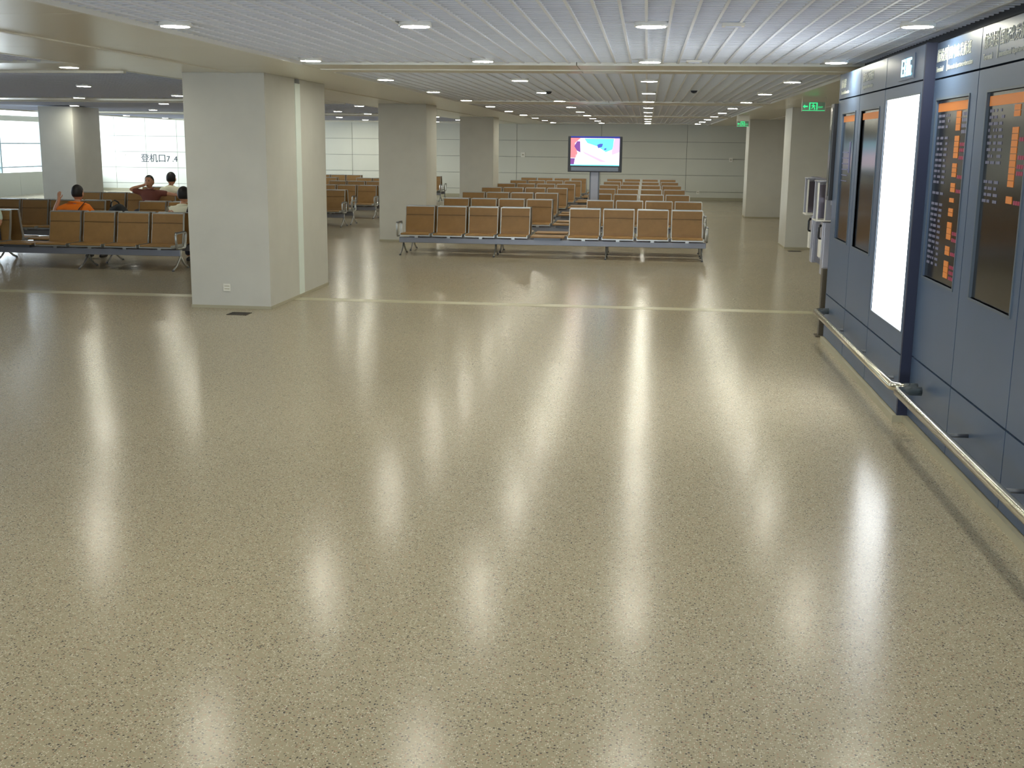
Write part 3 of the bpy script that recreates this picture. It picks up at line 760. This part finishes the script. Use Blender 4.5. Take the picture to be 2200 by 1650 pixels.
def person(loc, rz, label, shirt, arms, legs=None, head_turn=0, lean=(0, 0), group=None, strap=None, scale=.96, trousers=M_TROU):
    """seated person; local +y is where he faces, origin at the hip on the seat. arms: for each side (elbow, wrist, hand_dir, thumb_dir)"""
    t = empty('person', loc, rz); t.scale = (scale,)*3; tag(t, label, 'person', group)
    lx, ly = lean
    pel = (0, 0, .11); sp = (lx*.3, -.03+ly*.3, .26); ch = (lx*.7, -.05+ly*.7, .42); nb = (lx, -.045+ly, .545); nk = (lx, -.03+ly, .585); hb = (lx*1.05, -.015+ly, .62)
    sk = Skel()
    a = sk.chain([pel], [(.145, .10)]); b = sk.chain([sp], [(.13, .09)], a); c = sk.chain([ch], [(.15, .10)], b); d = sk.chain([nb], [(.062, .055)], c)
    e = sk.chain([nk, hb], [.05, .05], d)
    SH = []
    for s, (el, wr, hd, th) in zip((-1, 1), arms):
        sh = Vector((s*.185+lx*.85, -.045+ly*.9, .485)); SH.append(sh)
        i = sk.chain([sh, el], [.052, .040], c); w_ = sk.chain([wr], [.028], i); hand(sk, w_, wr, hd, th)
    for s in (-1, 1):
        kx = s*.12
        i = sk.chain([(s*.10, .02, .09), (kx, .42, .11), (kx, .45, -.12), (kx, .46, -.30)], [.082, .058, .050, .036], a)
    body = skin_mesh(sk.v, sk.e, sk.r, 'body', M_SKIN, t, 1)
    # head: modelled shape joined to the body mesh
    bm = bmesh.new(); bm.from_mesh(body.data)
    hc = Vector((lx*1.1, .0+ly, .705)); R = Matrix.Rotation(head_turn, 4, 'Z') @ Matrix.Scale(1.12, 4)
    n0 = len(bm.verts)
    vs = ball(bm, (0, 0, 0), .078, .096, .115, 20, 14)
    for v in vs:
        z = v.co.z
        if z < -.02: v.co.x *= 1-(-.02-z)*2.6; v.co.y = v.co.y*(1-(-.02-z)*1.2)+(-.02-z)*.12
        if v.co.y > .06 and -.035 < z < .02 and abs(v.co.x) < .02: v.co.y += .022      # nose
        if v.co.y > .05 and abs(abs(v.co.x)-.032) < .016 and 0 < z < .035: v.co.y -= .006   # eye sockets
        if v.co.y > .05 and abs(v.co.x) < .03 and -.075 < z < -.05: v.co.y += .006      # lips
    for s in (-1, 1): vs += ball(bm, (s*.082, -.005, -.01), .010, .018, .032, 8, 6)
    for v in vs: v.co = (R @ v.co)+hc
    bm.to_mesh(body.data); bm.free()
    for p in body.data.polygons: p.use_smooth = True
    bm = bmesh.new(); vs = ball(bm, (0, -.008, .018), .084, .100, .108, 20, 14)
    dl = [v for v in vs if (v.co.y > .045 and v.co.z < .075) or v.co.z < -.062 or (v.co.y > .0 and v.co.z < .03)]
    bmesh.ops.delete(bm, geom=dl, context='VERTS')
    for v in bm.verts: v.co = (R @ v.co)+hc
    obj('hair', bm, M_HAIR, t, smooth=True)
    bm = bmesh.new()                                  # eyes, brows and mouth
    for s in (-1, 1):
        f0 = ball(bm, (s*.031, .0835, .016), .011, .006, .006, 8, 6); f1 = ball(bm, (s*.031, .087, .034), .017, .004, .004, 8, 6)
    ball(bm, (0, .094, -.062), .022, .005, .005, 8, 6)
    for v in bm.verts: v.co = (R @ v.co)+hc
    obj('facial_features', bm, M_HAIR, t, smooth=True)
    # shirt with sleeves to just above the elbow
    sk = Skel(); a = sk.chain([(0, 0, .10)], [(.162, .118)]); b = sk.chain([sp], [(.15, .108)], a); c = sk.chain([ch], [(.168, .116)], b); d = sk.chain([nb], [(.125, .105)], c)
    sk.chain([(nb[0], nb[1]+.005, nb[2]+.035)], [.078], d)
    for s, sh, (el, wr, hd, th) in zip((-1, 1), SH, arms):
        el = Vector(el); sk.chain([sh, sh.lerp(el, .45), sh.lerp(el, .80)], [.066, .064, .062], c)
    skin_mesh(sk.v, sk.e, sk.r, 'shirt', shirt, t, 1)
    sk = Skel(); a = sk.chain([(0, 0, .09)], [(.158, .11)])
    for s in (-1, 1): sk.chain([(s*.10, .02, .09), (s*.12, .42, .115), (s*.12, .45, -.10), (s*.12, .46, -.29)], [.096, .075, .068, .060], a)
    skin_mesh(sk.v, sk.e, sk.r, 'trousers', trousers, t, 1)
    for s in (-1, 1):
        bm = bmesh.new(); vs = ball(bm, (s*.12, .52, -.345), .045, .135, .045, 14, 8)
        for v in vs: v.co.z = max(v.co.z, -.372)
        obj('shoe', bm, M_SHOE, t, smooth=True)
    if strap:
        bm = bmesh.new(); x0, x1 = strap; m_ = 10; A = []
        for i in range(m_+1):
            f = i/m_; xx = x0+(x1-x0)*f+lx*(1-f); zz = .575-.46*f; yy = -.155-.03*math.sin(math.pi*f)+ly*(1-f)+.055*max(0, 1-f*5)
            A.append([(xx-.018, yy, zz-.01), (xx+.018, yy, zz+.01), (xx+.018, yy-.006, zz+.01), (xx-.018, yy-.006, zz-.01)])
        V = [[bm.verts.new(p) for p in q] for q in A]
        for i in range(m_):
            for k in range(4): bm.faces.new((V[i][k], V[i][(k+1) % 4], V[i+1][(k+1) % 4], V[i+1][k]))
        bm.faces.new(V[0][::-1]); bm.faces.new(V[-1]); obj('strap', bm, M_STRAP, t)
    return t
V3 = Vector
lap = lambda s: ((s*.27, .05, .27), (s*.10, .27, .22), (-s*.3, 1, -.1), (-s, .2, .4))
# orange shirt, facing away, left arm raised (screen left), right arm low
person((-8.92, 17.52, SZ+.015), 0, 'seated person in orange shirt with dark strap seen from behind, left hand raised', M_ORSH,
       (((-.38, -.08, .40), (-.32, -.02, .59), (.1, .05, 1), (1, .2, 0)), ((.30, .02, .27), (.14, .25, .24), (0, 1, 0), (-1, 0, .3))), strap=(.17, -.13), scale=.98)
person((-7.20, 17.50, SZ), 0, 'seated person in a cream shirt with dark strap, seen from behind beside the large pillar', M_WHSH,
       (lap(-1), lap(1)), strap=(.13, .13), scale=1.0, lean=(.03, 0))
# maroon, facing the camera
person((-10.13, 22.96, SZ), math.pi, 'seated person in a maroon shirt facing the camera, one elbow raised', M_MAR,
       (((-.42, -.06, .46), (-.66, .02, .44), (-.7, .2, -.7), (.2, .9, .2)), ((.42, .04, .55), (.15, -.05, .63), (-1, -.1, .3), (0, 0, 1))), scale=1.0)
person((-10.07, 23.95, SZ), 0, 'seated person in a white shirt farthest back, seen from behind against the bright wall', M_WHSH, (lap(-1), lap(1)), scale=1.05)
person((-10.02, 16.72, SZ), math.pi, 'seated person in a pale green shirt cut off by the left edge of the picture', M_PALE, (lap(-1), lap(1)), scale=.95, strap=None)
# black bag on the little table
t = empty('bag', (-9.42, 19.9, SZ)); t.scale = (1.1, 1.0, 1.2); tag(t, 'black cloth bag resting between the left-hand seats', 'bag')
bm = bmesh.new(); vs = ball(bm, (0, 0, .16), .20, .13, .18, 18, 12)
for v in vs:
    if v.co.z < .02: v.co.z = .004
    v.co.x += .05*math.sin(v.co.z*9); v.co.z += .02*math.sin(v.co.x*22)
    v.co.z = max(v.co.z, .003)
obj('body', bm, M_BAG, t, smooth=True)
bm = bmesh.new(); tube(bm, [(-.10, 0, .30), (-.08, 0, .37), (-.02, 0, .40), (.04, 0, .37), (.07, 0, .31)], .012, 8); obj('handle', bm, M_BAG, t)
bm = bmesh.new(); box(bm, -.12, .10, -.15, -.11, .05, .20); obj('front_pocket', bm, M_BAG, t, bevel=.012)
